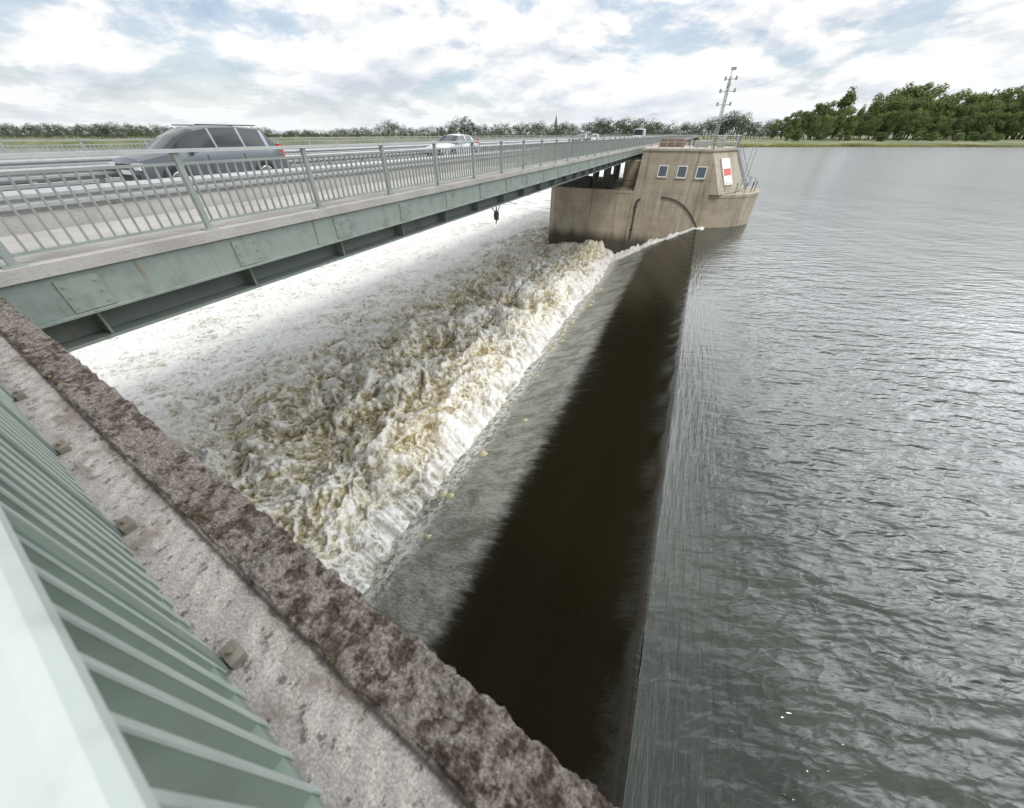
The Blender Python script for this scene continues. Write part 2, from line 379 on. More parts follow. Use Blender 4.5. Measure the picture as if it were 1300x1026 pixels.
wd=1.0+2.2*ss(.5,-7,UU)+.6*fbm(UU*1.1,UU*0+.5,3)
YYs=45.1-VV*wd; nb=ridged(UU*.9,YYs*1.,5,.65)
Zs=slopez(np.clip(UU,-8.5,CX))-.06+nb*.75*(1-VV**2)*(.50+.6*ss(1.5,-4,UU))*ss(2.6,1.8,UU)-.3*ss(2.,2.6,UU)
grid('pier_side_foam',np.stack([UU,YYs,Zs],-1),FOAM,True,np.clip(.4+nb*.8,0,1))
fb=MB()
for i in range(60):
    y=random.uniform(2.5,36); e0=-6.5; x=e0+abs(random.gauss(0,.5)); z=float(slopez(x)); r=random.choice((.03,.04,.05,.07,.11,.15))*(1+y*.015)
    n=8; vs=[]
    for ring,(rr,zq) in enumerate(((1,0),(.75,.5),(.3,.8))):
        for k in range(n):
            a=2*math.pi*k/n; q=r*rr*random.uniform(.6,1.4); vs.append((x+q*math.cos(a)*1.3,y+q*math.sin(a),z-.02+r*zq*random.uniform(.6,1.2)+q*math.cos(a)*1.3*.5))
    fs=[(j*n+k,j*n+(k+1)%n,(j+1)*n+(k+1)%n,(j+1)*n+k) for j in range(2) for k in range(n)]+[tuple(range(16,24))]
    fb.add(vs,fs)
FL=simple('yellow_foam',(.55,.50,.34),.7); fb.obj('foam_flecks',[FL],smooth=True)
b=MB(); ZD=-13.1; b.add([(-7.6,-600,ZD),(-7.6,3000,ZD),(-4000,3000,ZD),(-4000,-600,ZD)],[(0,1,2,3)]); b.obj('downstream_water',[DOWN])
b=MB(); b.add([(-9000,-3000,-14),(9000,-3000,-14),(9000,12000,-14),(-9000,12000,-14)],[(0,1,2,3)]); b.obj('ground',[LAND])
shore=[(-4000,-1300),(-900,90),(-500,300),(-260,352),(-20,345),(25,361),(90,400),(224,456),(420,520),(900,700),(4000,1500)]
rows=[(0,-13.6),(6,-8.2),(10,-6.6),(30,-5.6),(80,-4.6),(4000,-4.0)]
sh=[]
for (a,b_),(c_,d_) in zip(shore[:-1],shore[1:]):
    n=max(2,int(math.hypot(c_-a,d_-b_)/12)); n=min(n,60)
    for k in range(n): t=k/n; sh.append((a+(c_-a)*t,b_+(d_-b_)*t+random.uniform(-1.2,1.2)))
P=np.array([[(x-(off*.2 if x<0 else 0),y+off,z) for x,y in sh] for off,z in rows])
grid('meadow',P,LAND)

# ------------------------------------------------------------------ trees
def crown(name,h,w,nl,kind,leafm):
    mb=MB(); r=random.Random(sum(map(ord,name))*7)
    mb.cyl((0,0,-1),(0,0,h*.4),h*.022,h*.014,7,1); mb.cyl((0,0,h*.4),(0,0,h*.8),h*.014,h*.004,6,1)
    for i in range(6):
        a=r.uniform(0,6.28); z0=h*r.uniform(.2,.5)
        mb.cyl((0,0,z0),(math.cos(a)*w*.35,math.sin(a)*w*.35,z0+h*.22),h*.008,h*.003,5,1)
    lobes=[]
    for i in range(20 if kind!='poplar' else 12):
        t=r.random()
        if kind=='poplar': z=h*(.18+.78*t); rad=w*.5*(.55 if t>.8 else .8); ox=r.gauss(0,w*.08); oy=r.gauss(0,w*.08); lr=(rad,rad,h*.12)
        else:
            z=h*(.18+.72*t); R=w*.38*math.sqrt(max(.05,1-((t-.35)/.72)**2)); a=r.uniform(0,6.28); q=r.uniform(.3,1.1)
            ox=math.cos(a)*R*q; oy=math.sin(a)*R*q; k=r.uniform(.10,.20)*w; lr=(k,k,k*.75)
        lobes.append((ox,oy,z,lr))
    for i in range(nl):
        ox,oy,z,lr=r.choice(lobes)
        d=Vector((r.gauss(0,1),r.gauss(0,1),r.gauss(0,1))).normalized()*r.uniform(.6,1.2)
        p=Vector((ox+d.x*lr[0],oy+d.y*lr[1],z+d.z*lr[2])); s=h*r.uniform(.010,.024)
        nrm=(Vector((d.x,d.y,d.z+.5))+Vector((r.gauss(0,.4),r.gauss(0,.4),r.gauss(0,.4)))).normalized()
        a=nrm.orthogonal().normalized(); bb=nrm.cross(a); an=r.uniform(0,6.28)
        a2=a*math.cos(an)+bb*math.sin(an); b2=nrm.cross(a2)
        mb.add([p+a2*s,p+b2*s*.8,p-a2*s*.9,p-b2*s],[(0,1,2,3)],0)
    me=bpy.data.meshes.new(name); me.from_pydata(mb.v,[],mb.f); me.materials.append(leafm); me.materials.append(BARK)
    me.polygons.foreach_set('material_index',mb.mi); me.update(); return me
C1=[crown('crown_a',20,15,3400,'round',LEAF),crown('crown_b',20,17,3400,'round',LEAF),crown('crown_c',20,12,3000,'round',LEAF),crown('crown_d',20,6,1700,'poplar',LEAF)]
C2=[crown('far_a',15,14,1100,'round',LEAF2),crown('far_b',15,17,1100,'round',LEAF2),crown('far_c',15,12,1000,'round',LEAF2)]
def plant(par,me,x,y,z,s,sx=1):
    o=bpy.data.objects.new('tree_part',me); S.collection.objects.link(o); o.parent=par; o.location=(x,y,z)
    o.rotation_euler=(0,0,random.uniform(0,6.28)); o.scale=(s*sx,s*sx,s)
def imgdir(x,y=170):
    u=x-650; v=468-y; fw=353.5+.57*v
    return (-.4305*fw+.9026*u, .9026*fw+.4305*u, -.822*(y-170))
T=empty('riverside_trees')
prof=[(975,154),(1000,138),(1030,122),(1060,118),(1085,133),(1110,112),(1150,103),(1185,112),(1215,120),(1245,108),(1275,98),(1300,94),(1400,90),(1500,98)]
def top(x): return float(np.interp(x,[p[0] for p in prof],[p[1] for p in prof]))
for row,(s0,f) in enumerate(((.74,.50),(.80,.76),(.88,.98))):
    x=982 if row else 1000
    while x<1500:
        d=imgdir(x); s=s0*random.uniform(.98,1.03)
        hh=((170-top(x))*.822*s*f+5)*random.uniform(.80,1.08)
        me=random.choice(C1[:3]) if random.random()>.14 else C1[3]
        plant(T,me,d[0]*s,d[1]*s,-5,hh/20*1.03,random.uniform(.75,1.1)); x+=random.uniform(7,13)
for i in range(40):
    x=random.uniform(1000,1480); d=imgdir(x); s=random.uniform(.67,.72); plant(T,random.choice(C1[:3]),d[0]*s,d[1]*s,-6,random.uniform(.22,.5),1.5)
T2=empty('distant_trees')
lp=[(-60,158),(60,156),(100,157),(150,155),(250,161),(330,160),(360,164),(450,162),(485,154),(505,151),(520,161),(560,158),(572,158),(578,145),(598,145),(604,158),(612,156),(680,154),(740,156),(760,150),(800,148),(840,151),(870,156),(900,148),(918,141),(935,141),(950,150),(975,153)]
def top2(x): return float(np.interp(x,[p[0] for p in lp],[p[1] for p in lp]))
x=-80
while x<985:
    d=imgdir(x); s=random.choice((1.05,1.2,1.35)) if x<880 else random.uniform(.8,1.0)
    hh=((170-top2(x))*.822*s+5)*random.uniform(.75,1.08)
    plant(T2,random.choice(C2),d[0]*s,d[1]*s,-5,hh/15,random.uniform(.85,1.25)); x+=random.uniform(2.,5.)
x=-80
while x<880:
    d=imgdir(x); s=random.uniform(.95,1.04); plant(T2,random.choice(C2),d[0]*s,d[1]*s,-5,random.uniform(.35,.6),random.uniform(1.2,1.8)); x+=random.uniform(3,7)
R=empty('reed_bank')
def reedmesh():
    mb=MB()
    for i in range(700):
        x=random.uniform(-12,12); y=random.gauss(0,2.2); h=random.uniform(.8,2.0); a=random.uniform(0,3.14); w=random.uniform(.15,.45)
        mb.add([(x-w*math.cos(a),y-w*math.sin(a),0),(x+w*math.cos(a),y+w*math.sin(a),0),(x+random.gauss(0,.2),y+random.gauss(0,.2),h)],[(0,1,2)])
    me=bpy.data.meshes.new('reeds'); me.from_pydata(mb.v,[],mb.f); me.materials.append(REED); return me
RM=reedmesh()
pts=[(-20,345),(25,361),(90,400),(224,456),(420,520),(900,700)]
for (a,b_),(c_,d_) in zip(pts[:-1],pts[1:]):
    L=math.hypot(c_-a,d_-b_); n=int(L/14)
    for k in range(n):
        t=(k+.5)/n; o=bpy.data.objects.new('reed_part',RM); S.collection.objects.link(o); o.parent=R
        o.location=(a+(c_-a)*t,b_+(d_-b_)*t+random.uniform(3,7),-8.7); o.rotation_euler=(0,0,math.atan2(d_-b_,c_-a)); o.scale=(1,1,random.uniform(.7,1.6))
b=MB(); d=imgdir(705); s=1.4; cx,cy=d[0]*s,d[1]*s
b.box(cx-2.5,cx+2.5,cy-2.5,cy+2.5,-7,11,0); b.prism([(cx-2.7,cy-2.7,11),(cx+2.7,cy-2.7,11),(cx+2.7,cy+2.7,11),(cx-2.7,cy+2.7,11)],[(cx-.1,cy-.1,28),(cx+.1,cy-.1,28),(cx+.1,cy+.1,28),(cx-.1,cy+.1,28)],1)
b.box(cx-4,cx+12,cy+2.6,cy+10,-7,3,0)
b.obj('church_tower',[simple('brick',(.30,.24,.20),.9),simple('slate',(.16,.20,.20),.8)])

# ------------------------------------------------------------------ bridge
BR=empty('road_bridge'); XN=-6.8; XF=-23.; Y0=-14; Y1=346
b=MB()
b.box(XN-2.45,XN,Y0,Y1,-1.43,-1.28,0)
b.box(XF,XF+1.6,Y0,Y1,-1.43,-1.28,0)
b.obj('walkway_slab',[COPE],BR)
b=MB(); b.box(XF+1.602,XN-2.452,Y0,Y1,-1.75,-1.45,0); b.obj('roadway',[ASPH],BR)
b=MB()
for x in (-10.0,-20.9): b.box(x-.06,x+.06,Y0,Y1,-1.446,-1.442)
y=-12
while y<340:
    for x in (-12.9,-18.0): b.box(x-.06,x+.06,y,y+4,-1.446,-1.442)
    y+=10
b.obj('lane_markings',[LINE],BR)
b=MB()
for xx,sg in ((XN,1),(XF,-1)):
    y=Y0
    while y<Y1:
        yn=min(Y1,y+6.3); b.box(min(xx-.05*sg,xx-.30*sg),max(xx-.05*sg,xx-.30*sg),y+.004,yn-.004,-1.93,-1.433,0); y=yn
    b.box(min(xx+.03*sg,xx-.32*sg),max(xx+.03*sg,xx-.32*sg),Y0,Y1,-1.96,-1.932,0)
    b.box(min(xx-.50*sg,xx-.54*sg),max(xx-.50*sg,xx-.54*sg),Y0,Y1,-2.36,-1.432,1)
    b.box(min(xx-.22*sg,xx-.86*sg),max(xx-.22*sg,xx-.86*sg),Y0,Y1,-2.41,-2.365,0)
    y=Y0+.7
    while y<140:
        b.box(min(xx-.25*sg,xx-.495*sg),max(xx-.25*sg,xx-.495*sg),y,y+.03,-2.36,-1.962,0)
        b.box(min(xx-.045*sg,xx-.03*sg),max(xx-.045*sg,xx-.03*sg),y-.2,y+.2,-1.92,-1.5,0)
        for zq in (-1.86,-1.72,-1.58):
            for oy in (-.15,.15): b.cyl((xx-.03*sg,y+oy,zq),(xx-.012*sg,y+oy,zq),.014,.014,6,0)
        y+=2.1
for x in (-11.5,-16,-19.5):
    b.box(x-.02,x+.02,Y0,Y1,-2.5,-1.76,1); b.box(x-.25,x+.25,Y0,Y1,-2.54,-2.503,1)
y=Y0
while y<150: b.box(XF+.7,XN-.7,y,y+.03,-2.3,-1.76,1); y+=4.2
b.obj('steel_girders',[GREEN,GREEN_D],BR)
def railing(name,X,ya,yb,z0,par,fine_to,h=1.1,post=2.1,mats=(RAILP,RAILP)):
    b=MB(); zt=z0+h
    b.box(X-.055,X+.055,ya,yb,zt-.045,zt,1)
    b.box(X-.02,X+.02,ya,yb,zt-.20,zt-.165,0)
    b.box(X-.022,X+.022,ya,yb,z0+.10,z0+.135,0)
    y=ya+.35
    while y<yb:
        b.box(X-.035,X+.035,y-.035,y+.035,z0,zt-.047,0); b.box(X-.09,X+.09,y-.09,y+.09,z0,z0+.015,0); y+=post
    y=ya+.1
    while y<fine_to:
        b.box(X-.02,X+.02,y-.009,y+.009,z0+.137,zt-.202,0); y+=.135 if y<90 else .4
    return b.obj(name,list(mats),par)
RAILT=paint('rail_top_paint',(.42,.45,.43),.4,.3,1.5)
railing('near_railing',XN-.16,Y0,Y1,-1.28,BR,200,mats=(RAILP,RAILT))
railing('far_railing',XF+.16,Y0,Y1,-1.28,BR,120,mats=(GALV,GALV))
def barrier(name,X,z0,par,conc=True):
    b=MB()
    if conc: b.prism([(X-.16,Y0,z0),(X+.16,Y0,z0),(X+.16,Y1,z0),(X-.16,Y1,z0)],[(X-.10,Y0,z0+.40),(X+.10,Y0,z0+.40),(X+.10,Y1,z0+.40),(X-.10,Y1,z0+.40)],1)
    pr=[(0,0),(.05,.06),(.05,.11),(0,.155),(.05,.20),(.05,.25),(0,.31)]
    zb=z0+.42
    for sg in (1,-1):
        vs=[]
        for yy in (Y0,Y1):
            for dx,dz in pr: vs.append((X+sg*(.1+dx),yy,zb+dz))
        n=len(pr); fs=[(i,i+1,n+i+1,n+i) for i in range(n-1)]; b.add(vs,fs,0)
    y=Y0+1
    while y<Y1: b.box(X-.06,X+.06,y-.05,y+.05,z0,zb+.28,0); y+=2.
    b.obj(name,[GALV,COPE],par)
barrier('walkway_crash_barrier',XN-2.75,-1.449,BR)
barrier('median_guard_rail',-15.6,-1.449,BR,False)
barrier('far_guard_rail',XF+1.9,-1.449,BR,False)
b=MB(); b.prism([(XF-10,346.1,-13),(XN+10,346.1,-13),(XN+10,2000,-13),(XF-10,2000,-13)],[(XF,346.1,-1.46),(XN,346.1,-1.46),(XN,2000,-1.46),(XF,2000,-1.46)]); b.obj('road_embankment',[LAND])
b=MB(); hy=13.2; hx=-7.0
b.cyl((hx,hy,-2.41),(hx,hy,-2.6),.03,.03,6); b.cyl((hx-.05,hy,-2.7),(hx+.05,hy,-2.7),.14,.14,14); b.box(hx-.08,hx+.08,hy-.06,hy+.06,-2.9,-2.6)
b.cyl((hx,hy,-2.9),(hx,hy-.05,-3.05),.03,.02,6); b.cyl((hx,hy-.35,-2.41),(hx,hy-.1,-2.6),.02,.02,6); b.cyl((hx,hy+.3,-2.41),(hx,hy+.05,-2.7),.02,.02,6)
b.obj('hanging_pulley',[DARKM])

# ------------------------------------------------------------------ piers
def pier(name,yc):
    P_=empty(name); b=MB(); r=7.
    def plan(r,xl,z,cx=0.):
        pts=[(xl+.8,yc-r,z),(cx,yc-r,z)]
        for k in range(1,24): a=-math.pi/2+math.pi*k/24; pts.append((cx+r*math.cos(a)*.98,yc+r*math.sin(a),z))
        pts+=[(cx,yc+r,z),(xl+.8,yc+r,z),(xl,yc+r-.8,z),(xl,yc-r+.8,z)]; return pts
    b.prism(plan(7.,-16.3,-13.8),plan(7.,-16.3,-5.62)); 
    b.prism(plan(7.06,-16.38,-5.617),plan(7.06,-16.38,-5.35))
    b.obj('pier_body',[PIER],P_)
    b=MB()
    for x,yy in ((-13,yc-3),(-13,yc+3),(-10.2,yc-3),(-10.2,yc+3)):
        b.cyl((x,yy,-5.35),(x,yy,-2.7),.45,.45,20,1); b.box(x-.7,x+.7,yy-.7,yy+.7,-2.7,-2.56,1)
    b.cyl((-7.2,yc-3.1,-5.35),(-7.2,yc-3.1,-2.56),1.0,1.0,32,0); b.cyl((-7.2,yc+3.1,-5.35),(-7.2,yc+3.1,-2.56),1.0,1.0,32,0)
    b.obj('bearing_columns',[PIER,GREEN],P_)
    return P_
P1=pier('weir_pier',52.)
for k in (1,2,3): pier('weir_pier',52.+k*60)
b=MB()
for z in (.5,1.0):
    b.tube([(-16.1,45.2,-5.35+z),(-6.2,45.2,-5.35+z)],.03,6); b.tube([(-16.1,45.2,-5.35+z),(-16.1,58,-5.35+z)],.03,6)
x=-16.1
while x<-6: b.cyl((x,45.2,-5.35),(x,45.2,-4.3),.035,.035,6); x+=1.4
y=45.2
while y<58: b.cyl((-16.1,y,-5.35),(-16.1,y,-4.3),.035,.035,6); y+=1.6
b.box(-12.6,-11.4,45.6,46.8,-5.35,-4.2); b.box(-9.2,-8.6,45.5,46.5,-5.35,-3.9)
b.cyl((-12,46.2,-4.2),(-12,46.2,-3.2),.12,.12,8)
b.obj('ledge_railing',[DARKM],P1)

# control house
CH=empty('weir_control_house'); ZT=-1.45; ZB=-5.3; YF=44.86
mid=[(-6.05,YF,ZB),(2.55,YF+.08,ZB),(5.0,50.4,ZB),(5.0,56,ZB),(-6.05,57.5,ZB)]
topp=[(-5.8,YF,ZT),(.85,YF,ZT),(3.2,50.2,ZT),(3.2,56,ZT),(-5.8,57,ZT)]
b=MB(); b.prism(mid,topp)
b.prism([(-6.05,YF,-13.4),(1.6,YF,-13.4),(1.6,46,-13.4),(-6.05,46,-13.4)],[(-6.05,YF,ZB-.003),(1.6,YF,ZB-.003),(1.6,46,ZB-.003),(-6.05,46,ZB-.003)])
b.obj('walls',[PIER],CH)
b=MB(); k=.14
b.prism([(-5.95,YF-k,ZT+.003),(.95,YF-k,ZT+.003),(3.4,50.2,ZT+.003),(3.4,56.1,ZT+.003),(-5.95,57.1,ZT+.003)],[(-5.95,YF-k,ZT+.2),(.95,YF-k,ZT+.2),(3.4,50.2,ZT+.2),(3.4,56.1,ZT+.2),(-5.95,57.1,ZT+.2)])
b.obj('roof_slab',[WALL],CH)
b=MB()
for wx_ in (-3.45,-1.55,.3):
    zc=-3.3; w=.48; h=.56
    for (a0,a1,c0,c1) in ((wx_-w,wx_-w+.09,zc-h,zc+h),(wx_+w-.09,wx_+w,zc-h,zc+h),(wx_-w+.09,wx_+w-.09,zc+h-.09,zc+h),(wx_-w+.09,wx_+w-.09,zc-h,zc-h+.09)):
        b.box(a0,a1,YF-.07,YF+.05,c0,c1,0)
    b.box(wx_-w+.09,wx_+w-.09,YF-.025,YF+.03,zc-h+.09,zc+h-.09,1)
    b.box(wx_-w-.06,wx_+w+.06,YF-.12,YF,zc-h-.07,zc-h-.003,2)
b.obj('windows',[WHITE,SKYB,WALL],CH)
fd=(Vector((5.0,50.4,0))-Vector((2.55,YF+.08,0))).normalized(); fn=Vector((fd.y,-fd.x,0))
def facebox(t0,t1,z0,z1,o0,o1,mi,bb):
    vs=[]
    for z in (z0,z1):
        k=(z-ZB)/(ZT-ZB); B=Vector((2.55,YF+.08,0)).lerp(Vector((.85,YF,0)),k)
        for t,o in ((t0,o0),(t1,o0),(t1,o1),(t0,o1)): 
            p=B+fd*t+fn*o; vs.append((p.x,p.y,z))
    bb.add(vs,MB.BF,mi)
b=MB(); facebox(1.4,3.4,-4.5,-2.1,.02,.14,0,b); facebox(1.6,3.2,-3.6,-3.0,.145,.17,1,b)
b.obj('navigation_board',[WHITE,RED,SKYB],CH)
b=MB()
def fence(pts,z,h=1.05,step=1.3,r=.03):
    for a,c in zip(pts[:-1],pts[1:]):
        a=Vector(a+(z,)); c=Vector(c+(z,)); L=(c-a).length; n=max(1,int(L/step))
        for q in (h,h*.5): b.cyl(a+Vector((0,0,q)),c+Vector((0,0,q)),r,r,6)
        for i in range(n+1): p=a.lerp(c,i/n); b.cyl(p,p+Vector((0,0,h)),r*1.1,r*1.1,6)
fence([(-5.8,YF),(.8,YF),(3.2,50.3),(3.2,55.8)],ZT+.2,1.1,.7)
nose=[(6.4*math.cos(a),52+6.6*math.sin(a)) for a in [math.radians(t) for t in range(-62,60,12)]]
fence(nose,-5.35,1.1)
for z in np.arange(-5.2,-1.2,.3): b.cyl((4.6,49.2,z),(5.0,49.7,z),.02,.02,5)
for p in ((4.6,49.2),(5.0,49.7)): b.cyl((p[0],p[1],-5.35),(p[0],p[1],-.2),.03,.03,6)
b.beam((3.3,50.5,-1.4),(5.6,52.5,-5.3),.08,.25); b.beam((3.3,51.5,-1.4),(5.6,53.5,-5.3),.08,.25)
for t in np.linspace(0,1,8): b.cyl((3.3+2.3*t,50.5+2*t,-1.4-3.9*t),(3.3+2.3*t,50.5+2*t,-.4-3.9*t),.02,.02,5)
b.cyl((3.3,50.5,-.4),(5.6,52.5,-4.3),.025,.025,6)
b.obj('roof_railing',[GALV],CH)
b=MB(); b.box(-4.8,-2.2,50,52,ZT+.2,ZT+1.0,0); b.box(-1.2,.4,51,52.5,ZT+.2,ZT+.8,1); b.box(1.2,1.9,50.5,51.2,ZT+.2,ZT+1.1,1); b.obj('roof_cabinets',[simple('brown_cabinet',(.2,.14,.10),.7),GALV],CH,bevel=.03)
b=MB(); mb0=Vector((.75,46.2,ZT+.2)); mt=Vector((.55,46.2,5.0))
for dx,dy in ((-.16,-.1),(.16,-.1),(0,.16)):
    b.cyl(mb0+Vector((dx,dy,0)),mt+Vector((dx*.5,dy*.5,-.6)),.035,.03,6)
for i in range(14):
    t=i/14; t2=(i+1)/14
    b.cyl(mb0.lerp(mt,t*.88)+Vector((-.15,-.1,0)),mb0.lerp(mt,t2*.88)+Vector((.14,-.1,0)),.02,.02,5)
    b.cyl(mb0.lerp(mt,t*.88)+Vector((.15,-.1,0)),mb0.lerp(mt,t2*.88)+Vector((0,.13,0)),.02,.02,5)
b.cyl(mt+Vector((0,0,-.7)),mt,.03,.02,6)
for z,w in ((2.3,.55),(3.3,.6),(4.2,.45)):
    b.cyl((.62-w,46.1,z),(.62+w,46.1,z),.03,.03,6)
    for sg in (-1,1): b.box(.62+sg*w-.09,.62+sg*w+.09,46.0,46.2,z-.08,z+.2)
b.box(.42,.85,46.0,46.3,4.85,5.05); b.cyl((.6,45.9,3.75),(.6,46.3,3.75),.14,.14,12)
b.obj('antenna_mast',[GALV])
b=MB(); pts=[]
for i in range(17):
    t=i/16; pts.append((-3.0+4.6*t,YF-.12,-5.75-.15*math.sin(t*2)-3.1*t**2.6))
b.tube(pts,.07,7); b.obj('black_hose',[DARKM],CH)
b=MB(); b.cyl((-5.55,YF-.15,-10.6),(-5.55,YF-.15,-6.3),.09,.09,8); b.cyl((-5.55,YF-.15,-6.3),(-5.2,YF-.15,-6.1),.09,.09,8); b.box(-5.7,-5.4,YF-.2,YF+.0,-7,-6.85); b.box(-5.7,-5.4,YF-.2,YF+.0,-9.5,-9.35)
b.obj('gauge_pole',[DARKM],CH)

# ------------------------------------------------------------------ foreground ledge
E=Vector((-.99666,.0817,0)); Nn=Vector((.0817,.99666,0))
def F(e,n,z): p=E*e+Nn*n; return (p.x,p.y,z)
LZ=-1.46
el=[-3.0]
while el[-1]<9.5: el.append(el[-1]+ (.006+.0032*abs(el[-1])))
ev=np.array(el)
def lp_grid(ns,zs,disp,rough_edge,gut=False):
    nn=np.array(ns); zq=np.array(zs); EE,II=np.meshgrid(ev,np.arange(len(nn))); NN=nn[II]; ZZ=zq[II]
    A1=fbm(EE*14,NN*14+5,6,.68); A2=billow(EE*7+3,NN*7,3)
    top=(ZZ>LZ-.06)
    ZZ=ZZ+disp*(A1*1.0+A2*.8-.2)*top
    edgew=np.exp(-((NN-nn.max())/.03)**2)+.8*np.exp(-((NN-.018)/.02)**2)*(not gut)
    NN=NN+rough_edge*fbm(EE*9,ZZ*12+NN*2,4,.6)*edgew
    ZZ=ZZ-rough_edge*.9*np.maximum(0,fbm(EE*4+8,EE*0+2,4,.6)+.1)*edgew*top
    PX=E.x*EE+Nn.x*NN; PY=E.y*EE+Nn.y*NN
    tn=np.clip(.5+A1*1.2,0,1)
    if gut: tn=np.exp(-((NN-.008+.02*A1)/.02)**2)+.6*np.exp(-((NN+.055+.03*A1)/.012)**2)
    return np.stack([PX,PY,ZZ],-1),tn
LE=empty('concrete_ledge')
ns=list(np.linspace(.018,.200,38))+[.207]*10; zs=[LZ-.035]+[LZ]*37+list(np.linspace(LZ-.008,LZ-.45,10))
P_,t_=lp_grid(ns,zs,.028,.034); grid('mossy_curb',P_[:, ::-1],MOSS,True,t_[:, ::-1],LE)
ns=list(np.linspace(-.40,.035,34)); zs=[LZ-.03]*34
P_,t_=lp_grid(ns,zs,.006,0,True); grid('gutter_strip',P_[:, ::-1],GRIT,True,t_[:, ::-1],LE)
b=MB(); b.prism([F(-6,.17,-14),F(-6,-3,-14),F(14,-3,-14),F(14,.17,-14)],[F(-6,.17,LZ-.1),F(-6,-3,LZ-.1),F(14,-3,LZ-.1),F(14,.17,LZ-.1)]); b.obj('abutment_wall',[PIER],LE)
FR=empty('steel_railing'); b=MB()
def fbox(e0,e1,n0,n1,z0,z1,mi,bb):
    vs=[F(e0,n0,z0),F(e1,n0,z0),F(e1,n1,z0),F(e0,n1,z0),F(e0,n0,z1),F(e1,n0,z1),F(e1,n1,z1),F(e0,n1,z1)]
    bb.add(vs,[f[::-1] for f in MB.BF],mi)
HT=-.50
e=-2.5
while e<6.2:
    fbox(e-.010,e+.010,-.225,-.176,LZ+.0,HT-.06,0,b); fbox(e-.011,e+.011,-.1757,-.171,LZ+.0,HT-.06,1,b); e+=.125
fbox(-2.6,6.3,-.222,-.178,LZ+.02,LZ+.07,0,b); fbox(-2.6,6.3,-.225,-.175,HT-.085,HT-.072,0,b)
b.obj('balusters',[BALP,BALE],FR)
b=MB(); o_=-.012
prof_=[(-.285,HT-.055),(-.285,HT-.02),(-.272,HT-.004),(-.25,HT),(-.17,HT),(-.150,HT-.004),(-.138,HT-.02),(-.138,HT-.045)]
vs=[F(-2.7,n+o_,z) for n,z in prof_]+[F(6.4,n+o_,z) for n,z in prof_]; n=len(prof_)
b.add(vs,[(i,(i+1)%n,n+(i+1)%n,n+i) for i in range(n)]); b.obj('handrail',[HANDP],FR,smooth=False)
b=MB()
for k in range(-2,7):
    e=1.03+.93*k; fbox(e-.035,e+.035,-.235,-.165,LZ-.02,HT-.057,1,b)
    fbox(e-.04,e+.04,-.16,-.115,LZ-.03,LZ+.008,0,b); b.cyl(F(e,-.137,LZ+.006),F(e,-.137,LZ+.025),.011,.011,6,0)
b.obj('posts',[RUST,BALP],FR,bevel=.003)

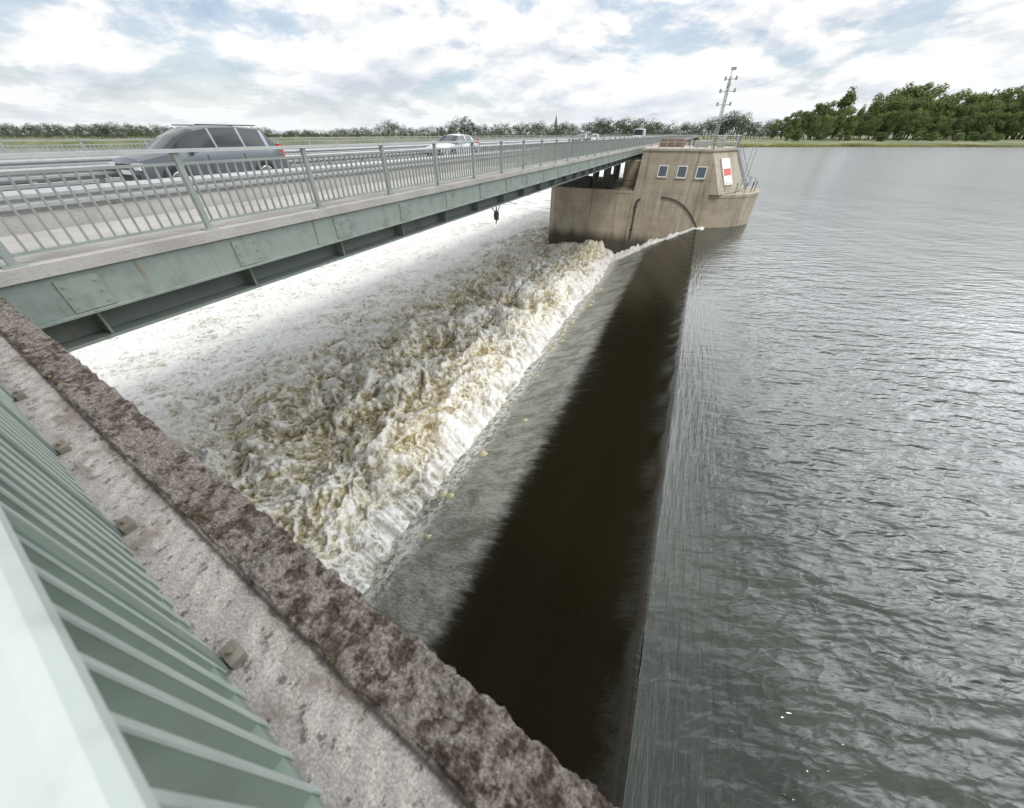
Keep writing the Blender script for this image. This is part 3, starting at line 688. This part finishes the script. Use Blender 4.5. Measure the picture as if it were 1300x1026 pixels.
# ------------------------------------------------------------------ vehicles
import bmesh
def car(name,X,Yf,st,paintm,rail=False,wheels=(.85,3.55),wr=.33,zr=-1.45):
    root=empty(name); b=MB(); ring=[]
    for (y,zb,zt,hw,hr,gf) in st:
        z0=.24 if .25<y<st[-1][0]-.2 else .34
        ring.append([(hw*.93,y,z0),(hw,y,z0+.18),(hw*1.0,y,(zb+z0)/2+.1),(hw*.985,y,zb),(hr,y,zt-.03),(hr*.86,y,zt+.0),(0,y,zt+.035),
                     (-hr*.86,y,zt),(-hr,y,zt-.03),(-hw*.985,y,zb),(-hw,y,(zb+z0)/2+.1),(-hw,y,z0+.18),(-hw*.93,y,z0)])
    n=13; vs=[p for r in ring for p in r]
    for i in range(len(ring)-1):
        gf=st[i][5]
        for j in range(n):
            k=(j+1)%n; f=(i*n+j,i*n+k,(i+1)*n+k,(i+1)*n+j); m_=0
            if gf in('side','ws') and j in(3,8): m_=1
            if gf=='ws' and j in(4,5,6,7): m_=1
            b.add([vs[q] for q in f],[(0,1,2,3)],m_)
    b.add(ring[0],[tuple(range(n))[::-1]],0); b.add(ring[-1],[tuple(range(n))],0)
    L=st[-1][0]; hw=max(s[3] for s in st)
    ob=b.obj('body',[paintm,GLASS],root); me=ob.data
    bm=bmesh.new(); bm.from_mesh(me); bmesh.ops.remove_doubles(bm,verts=bm.verts,dist=.001); bmesh.ops.recalc_face_normals(bm,faces=bm.faces); bm.to_mesh(me); bm.free()
    me.polygons.foreach_set('use_smooth',[True]*len(me.polygons)); me.set_sharp_from_angle(angle=math.radians(28))
    b=MB()
    for wy in wheels:
        for sg in (-1,1):
            x0=sg*(hw-.22); x1=sg*(hw+.012)
            b.cyl((x0,wy,wr),(x1,wy,wr),wr,wr,28,0); b.cyl((x1,wy,wr),(x1+sg*.012,wy,wr),wr*.66,wr*.6,20,1)
            b.cyl((x1-sg*.012,wy,wr+.01),(x1-sg*.004,wy,wr+.01),wr+.055,wr+.055,28,2)
            for a in range(5):
                t=a*2*math.pi/5; b.beam((x1+sg*.02,wy,wr),(x1+sg*.02,wy+wr*.6*math.cos(t),wr+wr*.6*math.sin(t)),.02,.05,2)
    b.obj('wheels',[TYRE,CHROME,DARKM],root)
    b=MB(); zb=st[1][1]
    for sg in (-1,1):
        b.box(min(sg*.48,sg*.80),max(sg*.48,sg*.80),-.015,.12,zb-.22,zb-.06,0)
        b.box(min(sg*.62,sg*.82),max(sg*.62,sg*.82),L-.08,L+.02,.75,1.15,1)
        b.box(min(sg*(hw+.0),sg*(hw+.18)),max(sg*(hw+.0),sg*(hw+.18)),1.32,1.44,.98,1.12,2)
    b.box(-.45,.45,-.02,.05,zb-.2,zb-.08,3); b.box(-.6,.6,-.02,.05,.36,.5,3); b.box(-.26,.26,-.035,-.015,.5,.61,0)
    b.box(-hw*.9,hw*.9,.3,L-.3,.16,.26,3)
    for y0_ in (1.75,2.85):
        for sg in(-1,1): b.box(min(sg*(hw-.01),sg*(hw+.004)),max(sg*(hw-.01),sg*(hw+.004)),y0_,y0_+.02,.35,.93,3)
    if rail:
        for sg in(-1,1): b.beam((sg*.64,1.9,1.68),(sg*.64,L-.6,1.68),.03,.03,3)
    b.obj('lights_and_trim',[LAMP,RED,paintm,DARKM],root)
    root.location=(X,Yf,zr); return root
vanst=[(0,.70,.74,.70,.55,0),(.10,.84,.88,.80,.62,0),(.80,.98,1.05,.88,.76,'ws'),(1.30,1.01,1.36,.90,.70,'ws'),(1.75,1.02,1.56,.90,.68,'side'),(2.10,1.02,1.62,.90,.69,0),(2.16,1.02,1.63,.90,.69,'side'),(2.95,1.03,1.65,.90,.69,0),(3.02,1.03,1.65,.90,.69,'side'),(3.70,1.05,1.59,.89,.67,0),(3.82,1.05,1.56,.88,.66,'ws'),(4.22,1.02,1.12,.86,.70,0),(4.30,.7,.88,.82,.66,0)]
hatch=[(0,.62,.66,.68,.5,0),(.12,.74,.78,.80,.6,0),(1.1,.90,.95,.86,.72,'ws'),(1.85,.93,1.36,.87,.60,'side'),(2.45,.94,1.42,.87,.60,0),(2.53,.94,1.42,.87,.60,'side'),(3.3,.95,1.38,.86,.58,0),(3.42,.95,1.35,.85,.57,'ws'),(4.0,.94,1.0,.82,.62,0),(4.1,.65,.8,.78,.6,0)]
cargo=[(0,.8,.85,.8,.6,0),(.12,.95,1.05,.92,.7,0),(.7,1.1,1.2,.95,.8,'ws'),(1.5,1.3,2.2,.97,.82,'side'),(2.1,1.3,2.3,.97,.85,0),(2.2,1.3,2.3,.97,.85,0),(3.3,1.3,2.3,.97,.85,0),(5.3,1.3,2.28,.97,.85,0),(5.4,1.2,1.9,.95,.85,0)]
PG=simple('grey_car_paint',(.165,.18,.195),.28,.4); PW=simple('silver_white_paint',(.62,.64,.66),.25,.1); PD=simple('dark_car_paint',(.05,.055,.07),.25,.3)
car('minivan',-14.6,5.3,vanst,PG,True,wheels=(.8,3.42))
car('hatchback_car',-14.9,20.2,hatch,PW,wheels=(.8,3.3))
car('hatchback_car',-14.9,50.,hatch,PD,wheels=(.8,3.3))
car('delivery_van',-13.,86.,cargo,PW,wheels=(.9,4.2))
car('hatchback_car',-19.2,74.,hatch,PW,wheels=(.8,3.3))
S.view_settings.view_transform='Standard'; S.view_settings.look='None'; S.view_settings.exposure=0
